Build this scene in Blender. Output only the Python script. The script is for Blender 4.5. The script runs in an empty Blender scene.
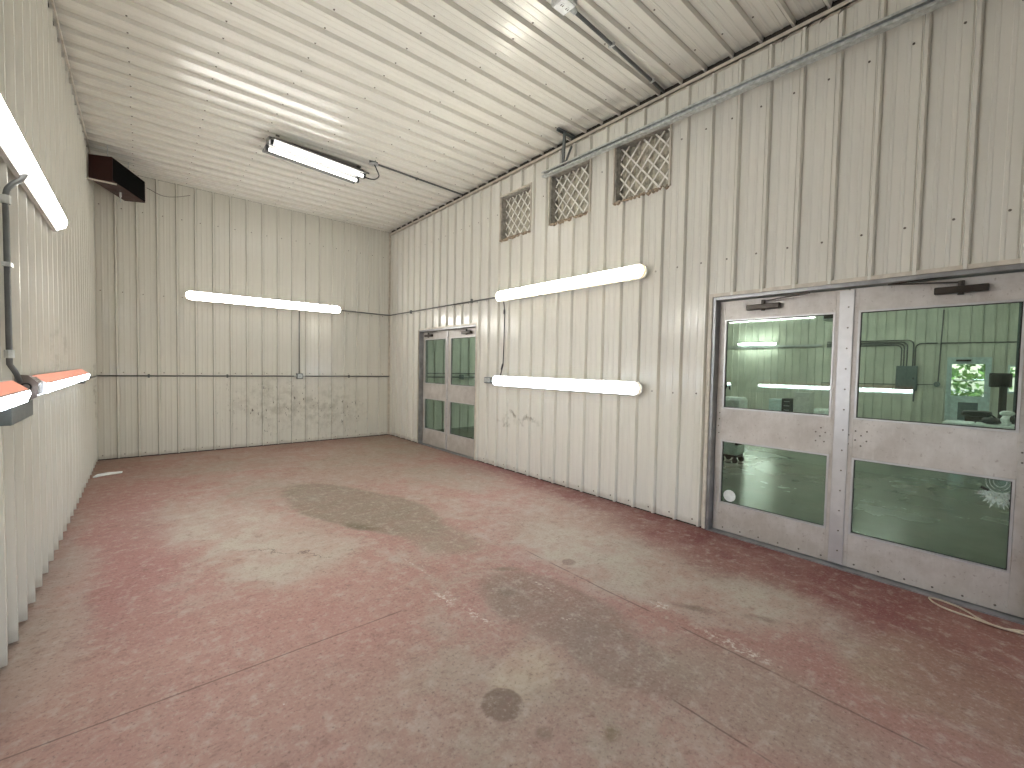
import bpy, bmesh, math, random
from mathutils import Vector, Matrix
random.seed(7)
scene = bpy.context.scene
COL = scene.collection

# ------------------------------------------------------------------ camera
W, D, H = 4.46, 8.588, 4.203          # room: x 0..W, back wall y=D, ceiling H
FRONT = -0.9                          # wall behind the camera
F_PX, YAW, PITCH, ROLL = 436.17, 0.7034, -0.0374, 0.0191
CAM = Vector((0.5265, 0.0, 1.45))
fw = Vector((math.sin(YAW)*math.cos(PITCH), math.cos(YAW)*math.cos(PITCH), math.sin(PITCH)))
rt0 = Vector((math.cos(YAW), -math.sin(YAW), 0.0)); up0 = rt0.cross(fw)
rt = rt0*math.cos(ROLL) + up0*math.sin(ROLL); up = up0*math.cos(ROLL) - rt0*math.sin(ROLL)
cam_data = bpy.data.cameras.new('camera')
cam_data.sensor_fit = 'HORIZONTAL'; cam_data.sensor_width = 36.0
cam_data.lens = F_PX/1024*36.0; cam_data.clip_start = 0.02; cam_data.clip_end = 300
cam = bpy.data.objects.new('camera', cam_data); COL.objects.link(cam)
cam.matrix_world = Matrix(((rt.x, up.x, -fw.x, CAM.x), (rt.y, up.y, -fw.y, CAM.y), (rt.z, up.z, -fw.z, CAM.z), (0, 0, 0, 1)))
scene.camera = cam

# ------------------------------------------------------------------ world, exposure
world = bpy.data.worlds.new('world'); scene.world = world; world.use_nodes = True
wn = world.node_tree.nodes; wl = world.node_tree.links
sky = wn.new('ShaderNodeTexSky'); sky.sky_type = 'NISHITA'
sky.sun_elevation = math.radians(42); sky.sun_rotation = math.radians(200); sky.sun_intensity = 0.4
sky.sun_disc = False
wn['Background'].inputs['Strength'].default_value = 0.25
wl.new(sky.outputs['Color'], wn['Background'].inputs['Color'])
sun_d = bpy.data.lights.new('sun', 'SUN'); sun_d.energy = 6.0; sun_d.angle = 0.01; sun_d.color = (1, .95, .86)
sun = bpy.data.objects.new('sun', sun_d); COL.objects.link(sun); sun.rotation_euler = (math.radians(48), 0, math.radians(200))

LAMP = 15.0                            # radiance of a lit diffuser
scene.view_settings.view_transform = 'Standard'
scene.view_settings.look = 'None'
scene.view_settings.exposure = 1.17
scene.view_settings.gamma = 1.0
scene.view_settings.use_curve_mapping = False
scene.cycles.use_denoising = True
scene.cycles.max_bounces = 12
scene.cycles.diffuse_bounces = 7
scene.cycles.glossy_bounces = 5
scene.cycles.transparent_max_bounces = 16
scene.cycles.sample_clamp_indirect = 8.0
scene.cycles.caustics_reflective = False
scene.cycles.caustics_refractive = False

# ------------------------------------------------------------------ node helpers
class N:
    def __init__(s, name):
        s.m = bpy.data.materials.new(name); s.m.use_nodes = True
        s.t = s.m.node_tree; s.n = s.t.nodes; s.l = s.t.links
        s.bsdf = s.n['Principled BSDF']; s.out = s.n['Material Output']; s._pos = None
    def set(s, sock, v):
        if isinstance(v, bpy.types.NodeSocket): s.l.new(v, sock)
        elif isinstance(v, (tuple, list)):
            v = tuple(v)
            if sock.type == 'RGBA' and len(v) == 3: v = v + (1,)
            sock.default_value = v
        else: sock.default_value = v
    def pos(s):
        if s._pos is None: s._pos = s.n.new('ShaderNodeNewGeometry').outputs['Position']
        return s._pos
    def vmul(s, v, k):
        n = s.n.new('ShaderNodeVectorMath'); n.operation = 'MULTIPLY'; s.set(n.inputs[0], v); s.set(n.inputs[1], k); return n.outputs[0]
    def vadd(s, v, k):
        n = s.n.new('ShaderNodeVectorMath'); n.operation = 'ADD'; s.set(n.inputs[0], v); s.set(n.inputs[1], k); return n.outputs[0]
    def noise(s, vec, scale, detail=4, rough=.55, col=False):
        n = s.n.new('ShaderNodeTexNoise'); s.set(n.inputs['Vector'], vec); n.inputs['Scale'].default_value = scale
        n.inputs['Detail'].default_value = detail; n.inputs['Roughness'].default_value = rough
        return n.outputs['Color' if col else 'Fac']
    def ramp(s, f, a, b, lo=0., hi=1., smooth=True):
        n = s.n.new('ShaderNodeMapRange'); n.interpolation_type = 'SMOOTHSTEP' if smooth else 'LINEAR'
        s.set(n.inputs['Value'], f); n.inputs['From Min'].default_value = a; n.inputs['From Max'].default_value = b
        n.inputs['To Min'].default_value = lo; n.inputs['To Max'].default_value = hi
        return n.outputs['Result']
    def math(s, op, a, b=0.):
        n = s.n.new('ShaderNodeMath'); n.operation = op; s.set(n.inputs[0], a); s.set(n.inputs[1], b); return n.outputs[0]
    def mix(s, f, a, b, mode='MIX'):
        n = s.n.new('ShaderNodeMix'); n.data_type = 'RGBA'; n.blend_type = mode
        s.set(n.inputs['Factor'], f)
        c = [i for i in n.inputs if i.type == 'RGBA']; s.set(c[0], a); s.set(c[1], b)
        return [o for o in n.outputs if o.type == 'RGBA'][0]
    def sep(s, v):
        n = s.n.new('ShaderNodeSeparateXYZ'); s.set(n.inputs[0], v); return n.outputs
    def blob(s, vec, c, r, ang=0., soft=.35):
        """soft elliptical mask round world point c (x, y[, z])"""
        c3 = tuple(c) + (0,)*(3-len(c)); r3 = tuple(r) + (1e3,)*(3-len(r))
        n = s.n.new('ShaderNodeMapping'); n.vector_type = 'TEXTURE'
        s.set(n.inputs['Vector'], vec); n.inputs['Location'].default_value = c3
        n.inputs['Rotation'].default_value = (0, 0, ang); n.inputs['Scale'].default_value = r3
        l = s.n.new('ShaderNodeVectorMath'); l.operation = 'LENGTH'; s.set(l.inputs[0], n.outputs[0])
        return s.ramp(l.outputs['Value'], 1-soft, 1+soft, 1., 0.)
    def bump(s, h, strength, dist=.01):
        n = s.n.new('ShaderNodeBump'); s.set(n.inputs['Height'], h); n.inputs['Strength'].default_value = strength
        n.inputs['Distance'].default_value = dist; s.l.new(n.outputs[0], s.bsdf.inputs['Normal'])
    def fin(s, col, rough=.5, metal=0., spec=.5):
        s.set(s.bsdf.inputs['Base Color'], col); s.set(s.bsdf.inputs['Roughness'], rough)
        s.set(s.bsdf.inputs['Metallic'], metal); s.set(s.bsdf.inputs['Specular IOR Level'], spec)
        return s.m

def plain(name, col, rough=.5, metal=0., var=.12, scale=14., spec=.5):
    k = N(name); f = k.noise(k.pos(), scale, 4)
    c = k.mix(k.ramp(f, .3, .7), tuple(x*(1-var) for x in col), tuple(min(1, x*(1+var)) for x in col))
    r = k.ramp(f, .3, .7, max(0.02, rough-.06), rough+.06)
    return k.fin(c, r, metal, spec)

def emit(name, col, strength):
    k = N(name); f = k.noise(k.pos(), 3., 2)
    c = k.mix(k.ramp(f, .3, .7), tuple(x*.94 for x in col), col)
    k.fin((.85, .85, .85), .35)
    k.set(k.bsdf.inputs['Emission Color'], c); k.bsdf.inputs['Emission Strength'].default_value = strength
    return k.m

PAINT = (.745, .73, .675)
def wall_paint(name, axis):
    """off-white painted steel; axis = long direction of the sheet"""
    k = N(name); p = k.pos()
    st = {'z': (9, 9, .35), 'x': (.35, 9, 9)}[axis]
    streak = k.noise(k.vmul(p, st), 2.2, 5, .6)
    blot = k.noise(p, .9, 4)
    c = k.mix(k.ramp(streak, .3, .72), tuple(x*.975 for x in PAINT), tuple(x*1.02 for x in PAINT))
    c = k.mix(k.ramp(blot, .45, .75, 0, .25), c, (.665, .65, .585))
    fine = k.noise(p, 60., 3)
    c = k.mix(k.ramp(fine, .62, .8, 0, .12), c, (.35, .31, .25))
    if axis == 'z':
        z = k.sep(p)[2]; wob = k.noise(k.vmul(p, (5, 5, 1.2)), 1.5, 5)
        # grime splashed along the foot of the sheets
        foot = k.ramp(k.math('ADD', z, k.math('MULTIPLY', wob, -.12)), -.03, .025, 1., 0.)
        c = k.mix(k.math('MULTIPLY', foot, .22), c, (.17, .11, .075))
        # dirty scuffed patches: back wall, its left corner, lower right wall
        pn = k.vadd(p, k.vmul(k.vadd(k.noise(p, 4., 5, .65, col=True), (-.5, -.5, -.5)), (.55, .55, .8)))
        grime = k.ramp(k.noise(p, 7., 6, .7), .40, .66)
        for (cc, rr, a) in (((2.25, D, .80), (.55, .2, .34), .3), ((3.35, D, .62), (.5, .2, .42), .26), ((2.8, D, .45), (.5, .2, .3), .2),
                            ((4.46, 4.5, .72), (.2, .42, .05), .8), ((0.02, 8.35, .95), (.1, .16, .42), .8), ((.02, 5.0, 1.52), (.1, .5, .1), .35)):
            m = k.math('MULTIPLY', k.blob(pn, cc, rr, 0, .6), k.math('MULTIPLY', grime, a))
            c = k.mix(m, c, (.16, .145, .105))
        spk = k.ramp(k.noise(k.vmul(p, (1, 1, .4)), 26., 4, .65), .635, .67)
        for (cc, rr) in (((2.3, D, .72), (.75, .2, .5)), ((3.45, D, .42), (.5, .2, .4))):
            c = k.mix(k.math('MULTIPLY', k.blob(p, cc, rr, 0, .5), k.math('MULTIPLY', spk, .85)), c, (.06, .05, .04))
    k.bump(k.noise(k.vmul(p, st), 1.6, 2), .05, .02)
    return k.fin(c, k.ramp(streak, .3, .7, .15, .24), 0., .5)

def stove(name):
    return plain(name, (.075, .022, .016), .42)

M = {}
M['wall'] = wall_paint('off_white_steel_wall', 'z')
M['ceil'] = wall_paint('off_white_steel_ceiling', 'x')
M['dark'] = plain('dark_cavity_board', (.035, .028, .022), .85)  # near-black colour stands in for the shade in gaps behind the sheets
M['trim'] = plain('off_white_trim', (.60, .55, .48), .4)
M['screw'] = plain('dark_screw', (.15, .13, .11), .45, .6)
M['conduit'] = plain('grey_conduit', (.13, .135, .135), .42, .6)
M['galv'] = plain('galvanised_steel', (.55, .57, .57), .36, .7, .2, 30)
M['box'] = plain('grey_box', (.16, .18, .185), .45, .4)
M['housing'] = plain('white_housing', (.55, .54, .52), .35)
M['housing_dark'] = plain('grey_brown_housing', (.20, .165, .15), .3, .75)
M['heater'] = plain('brown_enamel', (.034, .008, .006), .45, spec=.3)
M['grille'] = plain('black_grille', (.004, .004, .004), .8, spec=.1)
M['black'] = plain('black_rubber', (.012, .012, .013), .5)
M['bronze'] = plain('dark_bronze', (.045, .036, .03), .35, .5)
M['lattice'] = plain('white_lattice', (.90, .88, .83), .5)
M['reveal'] = plain('dirty_reveal', (.36, .345, .31), .6, 0, .3, 20)
M['reflector'] = plain('dimmed_white_reflector', (.13, .127, .12), .35)  # white darkened so the glare of the tubes does not clip
M['louvre'] = plain('weathered_louvre', (.52, .49, .41), .7, 0, .35, 12)
M['foam'] = plain('crumbling_foam', (.36, .29, .22), .9, 0, .4, 30)
M['cream'] = plain('cream_cord', (.55, .47, .36), .55)
M['white'] = plain('white_plastic', (.86, .89, .90), .4)
M['glasswhite'] = plain('white_sticker', (.80, .84, .82), .6)

def door_paint():
    k = N('weathered_door_paint'); p = k.pos()
    a = k.noise(p, 5., 6, .65); b = k.noise(k.vmul(p, (1, 6, 1)), 9., 5, .6)
    c = k.mix(k.ramp(a, .3, .7), (.47, .43, .40), (.62, .585, .56))
    c = k.mix(k.ramp(b, .5, .8, 0, .45), c, (.68, .65, .63))
    z = k.sep(p)[2]
    low = k.ramp(k.math('ADD', z, k.math('MULTIPLY', a, .5)), .3, .62, 1., 0.)
    c = k.mix(k.math('MULTIPLY', low, .35), c, (.42, .37, .30))
    speck = k.ramp(k.noise(p, 45., 4, .6), .6, .74)
    c = k.mix(k.math('MULTIPLY', speck, .5), c, (.22, .16, .13))
    k.bump(b, .12, .004)
    return k.fin(c, k.ramp(a, .3, .7, .3, .5), .15, .5)
M['door'] = door_paint()
M['alu'] = plain('bare_aluminium', (.58, .57, .58), .36, .5, .05, 12)
M['jamb'] = plain('dull_aluminium_frame', (.30, .30, .31), .35, .6, .2, 9)

def glass(name, tint):
    k = N(name); k.n.remove(k.bsdf)
    tr = k.n.new('ShaderNodeBsdfTransparent'); gl = k.n.new('ShaderNodeBsdfGlossy'); mx = k.n.new('ShaderNodeMixShader')
    fr = k.n.new('ShaderNodeFresnel'); k.set(fr.inputs['IOR'], k.ramp(k.n.new('ShaderNodeNewGeometry').outputs['Backfacing'], 0., 1., 1.52, 1/1.52, False))
    smear = k.noise(k.vmul(k.pos(), (1, 2, .6)), 3., 5)
    k.set(tr.inputs['Color'], k.mix(k.ramp(smear, .3, .75), tint, tuple(x*.94 for x in tint)))
    gl.inputs['Roughness'].default_value = .0; gl.inputs['Color'].default_value = (.9, 1., .95, 1)
    k.set(mx.inputs[0], fr.outputs[0]); k.l.new(tr.outputs[0], mx.inputs[1]); k.l.new(gl.outputs[0], mx.inputs[2])
    k.l.new(mx.outputs[0], k.out.inputs['Surface'])
    return k.m
M['glass'] = glass('green_tinted_glass', (.86, .955, .905))
M['clear'] = glass('window_glass', (.95, .97, .965))

def floor_mat():
    k = N('worn_red_painted_concrete'); p = k.pos()
    wob = k.vadd(k.noise(p, 1.6, 6, .62, col=True), (-.5, -.5, -.5))
    pn = k.vadd(p, k.vmul(wob, (.75, .75, 0)))            # ragged edges
    pe = k.vadd(p, k.vmul(wob, (.28, .28, 0)))            # gentler edges
    RED, PINK, CON, PALE = (.195, .062, .057), (.34, .19, .163), (.305, .248, .20), (.40, .35, .29)
    big = k.noise(p, .55, 3); mid = k.noise(p, 2.3, 6, .6); fine = k.noise(p, 14., 6, .65); grit = k.noise(p, 55., 5, .7)
    worn = k.noise(k.vadd(p, k.vmul(wob, (.3, .3, 0))), 3.2, 10, .72); brush = k.noise(k.vmul(p, (1, .35, 1)), 6., 8, .7)
    wr_ = k.ramp(worn, .38, .60)                              # ragged gate for every layer of wear
    c = k.mix(k.ramp(mid, .3, .7), PINK, (.33, .188, .158))
    c = k.mix(k.ramp(big, .42, .66, 0, .5), c, CON)
    c = k.mix(k.ramp(worn, .43, .63, 0, .7), c, (.36, .295, .245))
    def put(cc, rr, col, amt, ang=0., soft=.4, vec=None, gate=.55):
        nonlocal c
        m = k.math('MULTIPLY', k.blob(vec if vec is not None else pn, cc, rr, ang, soft), k.ramp(worn, .36, .62, 1-gate, 1.))
        c = k.mix(k.math('MULTIPLY', m, amt), c, col)
    # strong red paint that survives along the walls
    put((4.5, 3.6), (.42, 2.0), RED, .9); put((4.2, 1.3), (.5, 1.2), RED, .95); put((4.0, .0), (.75, .9), RED, .85)
    put((.42, 4.4), (.36, 1.5), (.30, .12, .11), .75); put((.5, 6.6), (.5, 1.0), (.30, .125, .11), .6)
    put((3.0, .75), (.34, .75), (.29, .115, .10), .75); put((2.9, 8.2), (1.1, .3), (.27, .14, .12), .5)
    put((4.2, 5.1), (.35, .7), (.29, .12, .115), .8); put((2.5, 0.2), (.8, .5), (.30, .16, .13), .6); put((2.75, 2.1), (.22, .5), (.34, .17, .155), .6)
    # paint worn off to bare concrete
    put((1.12, 4.35), (.42, 1.0), PALE, .8, .25, .6); put((1.6, 5.6), (.35, .8), CON, .8, .3); put((1.4, 3.45), (.4, .4), PALE, .7)
    put((3.25, 2.1), (.42, .7), PALE, .9, .1, .6); put((3.55, 1.0), (.24, .42), PALE, .85, -.2, .6); put((3.15, 1.35), (.22, .5), PALE, .5)
    put((3.7, 4.9), (.55, .8), CON, .85); put((3.3, 6.6), (.9, .6), CON, .75); put((1.3, 7.1), (.9, .4), CON, .7); put((4.0, 7.5), (.5, .8), (.30, .245, .19), .8)
    put((.1, 3.6), (.2, 1.4), (.36, .29, .25), .8); put((.14, 7.9), (.5, .5), (.24, .14, .11), .6)
    put((1.2, 1.7), (.6, .4), CON, .45); put((1.7, 1.05), (.5, .35), CON, .75); put((3.4, .2), (.35, .35), (.30, .23, .16), .7)
    put((1.93, 1.42), (.20, .15), (.46, .385, .29), .6, .4); put((.75, 2.3), (.8, .8), (.36, .195, .162), .75); put((1.5, 2.7), (.45, .5), (.36, .20, .168), .6); put((3.9, -.1), (.9, .5), (.22, .10, .075), .6)
    # oil and water stains
    ST = (.20, .158, .115); G = .3
    put((2.19, 4.42), (.44, 1.22), ST, .9, .27, .10, pe, G); put((2.42, 3.25), (.24, .5), (.23, .18, .135), .7, .2, .3, pe, G)
    put((2.02, 3.78), (.06, .16), (.12, .09, .055), .8, .5, .6, pe)
    put((2.42, 1.85), (.28, .5), (.215, .15, .118), .85, .1, .15, pe, G); put((2.36, 1.28), (.20, .42), (.22, .162, .13), .85, .1, .2, pe, G)
    put((2.6, .75), (.3, .5), (.29, .225, .18), .7, 0, .4, pe, G)
    po = k.vadd(p, k.vmul(wob, (.05, .05, 0)))
    put((1.695, 1.40), (.092, .092), (.165, .115, .09), .9, 0, .10, po, .2); put((1.726, 1.177), (.035, .035), (.16, .115, .09), .9, 0, .35, po)
    put((1.94, 1.01), (.04, .03), (.14, .095, .05), .8, .3, .6, po); put((2.958, 2.166), (.055, .055), (.22, .15, .13), .7, 0, .15, po, .2)
    put((2.52, 2.36), (.03, .10), (.14, .11, .07), .75, .9, .6, po); put((2.33, 2.12), (.06, .06), (.18, .14, .11), .6, 0, .5, po)
    put((3.1, 1.25), (.03, .12), (.15, .10, .08), .7, .5, .6, po); put((3.3, .95), (.03, .1), (.15, .10, .08), .6, .5, .6, po)
    # grain, scuffs, chips and scratches
    c = k.mix(k.ramp(brush, .54, .74, 0, .45), c, (.42, .365, .315)); c = k.mix(k.ramp(brush, .44, .26, 0, .4), c, (.20, .115, .10))
    c = k.mix(k.ramp(fine, .50, .70, 0, .5), c, (.43, .365, .31)); c = k.mix(k.ramp(fine, .47, .27, 0, .55), c, (.19, .11, .095))
    c = k.mix(k.ramp(grit, .52, .74, 0, .5), c, (.46, .40, .34)); c = k.mix(k.ramp(grit, .48, .26, 0, .7), c, (.11, .07, .058))
    chips = k.math('MULTIPLY', k.ramp(k.noise(k.vmul(p, (1.6, .7, 1)), 22., 6, .75), .63, .69), k.ramp(k.noise(p, 1.5, 3), .54, .66))
    c = k.mix(k.math('MULTIPLY', chips, .75), c, (.68, .63, .56))
    for (cc, rr, ang) in (((2.03, 2.8), (.006, .2), .05), ((1.96, 2.3), (.06, .09), 0.), ((2.0, 2.02), (.03, .12), .1), ((2.9, .95), (.04, .2), 0.), ((2.4, 1.65), (.015, .05), .6), ((2.95, 1.4), (.04, .07), .2), ((2.55, 2.0), (.01, .12), 0.)):
        m = k.math('MULTIPLY', k.blob(po, cc, rr, ang, .5), k.ramp(k.noise(p, 30., 5, .7), .50, .60)); c = k.mix(k.math('MULTIPLY', m, .6), c, (.66, .60, .52))
    xyz = k.sep(k.vadd(p, k.vmul(wob, (.03, .03, 0)))); xs = k.sep(p)
    def line(f, w, gate, amt, col=(.07, .04, .035)):
        nonlocal c
        m = k.ramp(k.math('ABSOLUTE', f), w*.4, w, 1., 0.)
        c = k.mix(k.math('MULTIPLY', k.math('MULTIPLY', m, gate), amt), c, col)
    brk = k.ramp(k.noise(p, 5., 3), .36, .52)
    line(k.math('SUBTRACT', xs[1], 2.335), .006, k.math('MULTIPLY', k.ramp(xs[0], 1.70, 1.66), k.ramp(mid, .3, .45, .2, 1)), .55)
    line(k.math('SUBTRACT', xyz[0], 2.84), .008, k.math('MULTIPLY', k.ramp(xs[1], 2.6, 2.4), brk), .55)
    line(k.math('SUBTRACT', xyz[0], 2.30), .006, k.math('MULTIPLY', k.ramp(xs[1], 1.0, .9), brk), .6)
    pc = k.sep(k.vadd(p, k.vmul(k.vadd(k.noise(p, 5.5, 4, .7, col=True), (-.5, -.5, -.5)), (.35, .5, 0))))
    line(k.math('ADD', k.math('MULTIPLY', k.math('SUBTRACT', pc[0], 1.45), .9), k.math('SUBTRACT', pc[1], 3.52)), .012, k.math('MULTIPLY', k.blob(p, (1.45, 3.55), (.36, .45), 0, .2), brk), .6)
    k.bump(k.math('ADD', k.math('MULTIPLY', fine, .6), k.math('MULTIPLY', grit, .4)), .22, .01)
    return k.fin(c, k.ramp(mid, .3, .7, .66, .82), 0., .3)
M['floor'] = floor_mat()

def shop_floor_mat():
    k = N('sealed_grey_concrete'); p = k.pos(); a = k.noise(p, .8, 6, .6); b = k.noise(p, 9., 5)
    c = k.mix(k.ramp(a, .3, .7), (.115, .13, .108), (.18, .19, .16)); c = k.mix(k.ramp(b, .5, .8, 0, .3), c, (.21, .21, .18))
    ys = k.sep(p)[1]
    for y0 in (3.6,):
        c = k.mix(k.ramp(k.math('ABSOLUTE', k.math('SUBTRACT', ys, y0)), .006, .014, .7, 0.), c, (.03, .03, .025))
    k.bump(b, .06, .01)
    return k.fin(c, k.ramp(a, .3, .7, .16, .3), 0., .5)
M['shopfloor'] = shop_floor_mat()
M['ground'] = plain('outdoor_gravel_ground', (.32, .30, .25), .9, 0, .3, 3)
M['leaf'] = plain('leaf_green', (.16, .28, .07), .6, 0, .5, 2.5)
M['bark'] = plain('bark_brown', (.12, .08, .05), .9, 0, .4, 8)
M['apron'] = plain('outdoor_concrete_apron', (.45, .44, .41), .85, 0, .2, 2)
M['shopwall'] = plain('shop_steel_wall', (.60, .60, .53), .4, 0, .08, 2)
M['panelgrey'] = plain('grey_enamel_panel', (.10, .14, .145), .4)
M['doorblue'] = plain('pale_blue_door', (.55, .66, .68), .4)
M['lampshop'] = emit('shop_lamp', (.95, 1., .9), LAMP*1.6)

# ------------------------------------------------------------------ mesh helpers
class MB:
    def __init__(s): s.v = []; s.f = []; s.mi = []
    def add(s, vs, fs, mi=0):
        o = len(s.v); s.v += [tuple(v) for v in vs]; s.f += [tuple(i+o for i in f) for f in fs]; s.mi += [mi]*len(fs); return s
    def box(s, a, b, mi=0):
        x0, y0, z0 = (min(a[i], b[i]) for i in range(3)); x1, y1, z1 = (max(a[i], b[i]) for i in range(3))
        return s.add([(x0, y0, z0), (x1, y0, z0), (x1, y1, z0), (x0, y1, z0), (x0, y0, z1), (x1, y0, z1), (x1, y1, z1), (x0, y1, z1)],
                     [(0, 3, 2, 1), (4, 5, 6, 7), (0, 1, 5, 4), (1, 2, 6, 5), (2, 3, 7, 6), (3, 0, 4, 7)], mi)
    def bar(s, p, q, w, t, ref=(0, 0, 1), mi=0):
        """rectangular bar from p to q; w across, t along ref"""
        p, q = Vector(p), Vector(q); d = (q-p).normalized(); r = Vector(ref)
        if abs(d.dot(r)) > .95: r = Vector((1, 0, 0))
        a = d.cross(r).normalized()*w/2; b = d.cross(a).normalized()*t/2
        vs = [p-a-b, p+a-b, p+a+b, p-a+b, q-a-b, q+a-b, q+a+b, q-a+b]
        return s.add(vs, [(0, 3, 2, 1), (4, 5, 6, 7), (0, 1, 5, 4), (1, 2, 6, 5), (2, 3, 7, 6), (3, 0, 4, 7)], mi)
    def tube(s, pts, r, n=8, mi=0):
        pts = [Vector(p) for p in pts]; rings = []; prev = None
        for i, p in enumerate(pts):
            d = (pts[min(i+1, len(pts)-1)] - pts[max(i-1, 0)]).normalized()
            if prev is None:
                ref = Vector((0, 0, 1)) if abs(d.z) < .9 else Vector((1, 0, 0)); a = d.cross(ref).normalized()
            else: a = (prev - d*prev.dot(d)).normalized()
            prev = a; b = d.cross(a)
            rings.append([p + (a*math.cos(2*math.pi*j/n) + b*math.sin(2*math.pi*j/n))*r for j in range(n)])
        vs = [v for rg in rings for v in rg]; fs = []
        for i in range(len(pts)-1):
            for j in range(n): fs.append((i*n+j, i*n+(j+1) % n, (i+1)*n+(j+1) % n, (i+1)*n+j))
        fs.append(tuple(range(n))[::-1]); fs.append(tuple((len(pts)-1)*n+j for j in range(n)))
        return s.add(vs, fs, mi)
    def prism(s, poly, d, mi=0):
        """closed polygon (3D points) extruded by vector d"""
        n = len(poly); d = Vector(d); a = [Vector(p) for p in poly]
        return s.add(a + [p+d for p in a], [tuple(range(n))[::-1], tuple(range(n, 2*n))] + [(i, (i+1) % n, n+(i+1) % n, n+i) for i in range(n)], mi)
    def loft(s, rings, mi=0, cap=True):
        n = len(rings[0]); vs = [v for r in rings for v in r]; fs = []
        for i in range(len(rings)-1):
            for j in range(n): fs.append((i*n+j, i*n+(j+1) % n, (i+1)*n+(j+1) % n, (i+1)*n+j))
        if cap: fs += [tuple(range(n))[::-1], tuple((len(rings)-1)*n+j for j in range(n))]
        return s.add(vs, fs, mi)
    def mesh(s, name, mats):
        me = bpy.data.meshes.new(name); me.from_pydata(s.v, [], s.f)
        for m in (mats if isinstance(mats, list) else [mats]): me.materials.append(m)
        me.polygons.foreach_set('material_index', s.mi)
        bm = bmesh.new(); bm.from_mesh(me); bmesh.ops.recalc_face_normals(bm, faces=bm.faces); bm.to_mesh(me); bm.free()
        me.update(); return me
    def build(s, name, mats, parent=None, smooth=False, bevel=0.):
        me = s.mesh(name, mats)
        if smooth: me.polygons.foreach_set('use_smooth', [True]*len(me.polygons))
        o = bpy.data.objects.new(name, me); COL.objects.link(o)
        if parent is not None:
            o.parent = parent; o.matrix_parent_inverse = Matrix.Translation(parent.location).inverted()
        if bevel:
            b = o.modifiers.new('bevel', 'BEVEL'); b.width = bevel; b.segments = 2; b.limit_method = 'ANGLE'
        if smooth:
            pass
        return o

def tag(o, label, cat=None, group=None, kind=None):
    o['label'] = label
    if cat: o['category'] = cat
    if group: o['group'] = group
    if kind: o['kind'] = kind
    return o
def thing(name, loc, label, cat, group=None, kind=None):
    o = bpy.data.objects.new(name, None); o.empty_display_size = .1; COL.objects.link(o); o.location = loc
    return tag(o, label, cat, group, kind)
def spline(pts, n=6):
    P = [Vector(p) for p in pts]; P = [P[0]*2-P[1]] + P + [P[-1]*2-P[-2]]; out = []
    for i in range(1, len(P)-2):
        for j in range(n):
            t = j/n; a, b, c, d = P[i-1], P[i], P[i+1], P[i+2]
            out.append(.5*((2*b)+(c-a)*t+(2*a-5*b+4*c-d)*t*t+(3*b-a-3*c+d)*t**3))
    out.append(P[-2]); return out

# ------------------------------------------------------------------ ribbed steel sheets
PIT = .2345
PROFILE = [(0, 0), (.0005, -.008), (.0075, -.008), (.008, 0), (.016, .031), (.034, .031), (.042, 0), (.0425, -.008), (.0515, -.008), (.052, 0), (.098, 0), (.102, .003), (.118, .003), (.122, 0), (.168, 0), (.172, .003), (.188, .003), (.192, 0), (PIT, 0)]
def prof(u):
    for (a, ha), (b, hb) in zip(PROFILE, PROFILE[1:]):
        if a <= u <= b: return ha + (hb-ha)*(u-a)/(b-a) if b > a else ha
    return 0.
def sheets(parent, origin, U, V, Nn, u0, u1, v0, v1, rib0, mat, holes=(), name='metal_panel', joined=False):
    """ribbed strips along U between u0..u1; each strip spans v0..v1 along V, ribs rise along Nn. holes: (ua, ub, va, vb)"""
    origin, U, V, Nn = Vector(origin), Vector(U), Vector(V), Vector(Nn)
    k0 = math.floor((u0-rib0)/PIT)-1; k1 = math.ceil((u1-rib0)/PIT)+1; cache = {}; allmb = MB(); made = []
    for k in range(k0, k1):
        s0 = rib0 + k*PIT - .024; a, b = max(s0, u0), min(s0+PIT, u1)
        if b-a < .002: continue
        hs = [h for h in holes if h[0] < b and h[1] > a]
        full = not hs and abs(b-a-PIT) < 1e-6
        if joined or not (full and 'full' in cache):
            cuts = sorted({round(x, 5) for x in [a-s0, b-s0] + [q for q, _ in PROFILE if a-s0 < q < b-s0] + [e-s0 for h in hs for e in h[:2] if a < e < b]})
            mb = allmb if joined else MB(); off = U*s0 if joined else Vector((0, 0, 0))
            for c, d in zip(cuts, cuts[1:]):
                mid = s0 + (c+d)/2; iv = [(v0, v1)]
                for h in hs:
                    if h[0] < mid < h[1]:
                        nv = []
                        for (p, q) in iv:
                            if h[2] > p: nv.append((p, min(q, h[2])))
                            if h[3] < q: nv.append((max(p, h[3]), q))
                        iv = [t for t in nv if t[1]-t[0] > .004]
                hc, hd = prof(c), prof(d)
                for (p, q) in iv:
                    mb.add([off+U*c+V*p+Nn*hc, off+U*d+V*p+Nn*hd, off+U*d+V*q+Nn*hd, off+U*c+V*q+Nn*hc], [(0, 1, 2, 3)])
            if joined: continue
            me = bpy.data.meshes.new(name); me.from_pydata([tuple(v) for v in mb.v], [], mb.f); me.materials.append(mat)
            bm = bmesh.new(); bm.from_mesh(me); bmesh.ops.remove_doubles(bm, verts=bm.verts, dist=1e-5)
            bm.normal_update()
            for f in bm.faces:
                if f.normal.dot(Nn) < 0: f.normal_flip()
            bm.to_mesh(me); bm.free()
            if full: cache['full'] = me
        else: me = cache['full']
        o = bpy.data.objects.new(name, me); COL.objects.link(o); o.parent = parent; o.location = origin + U*s0 - parent.location; made.append(o)
    if joined:
        o = allmb.build(name, mat, parent); o.location = origin - parent.location; o.matrix_parent_inverse = Matrix.Identity(4)
        return [o]
    return made
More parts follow.
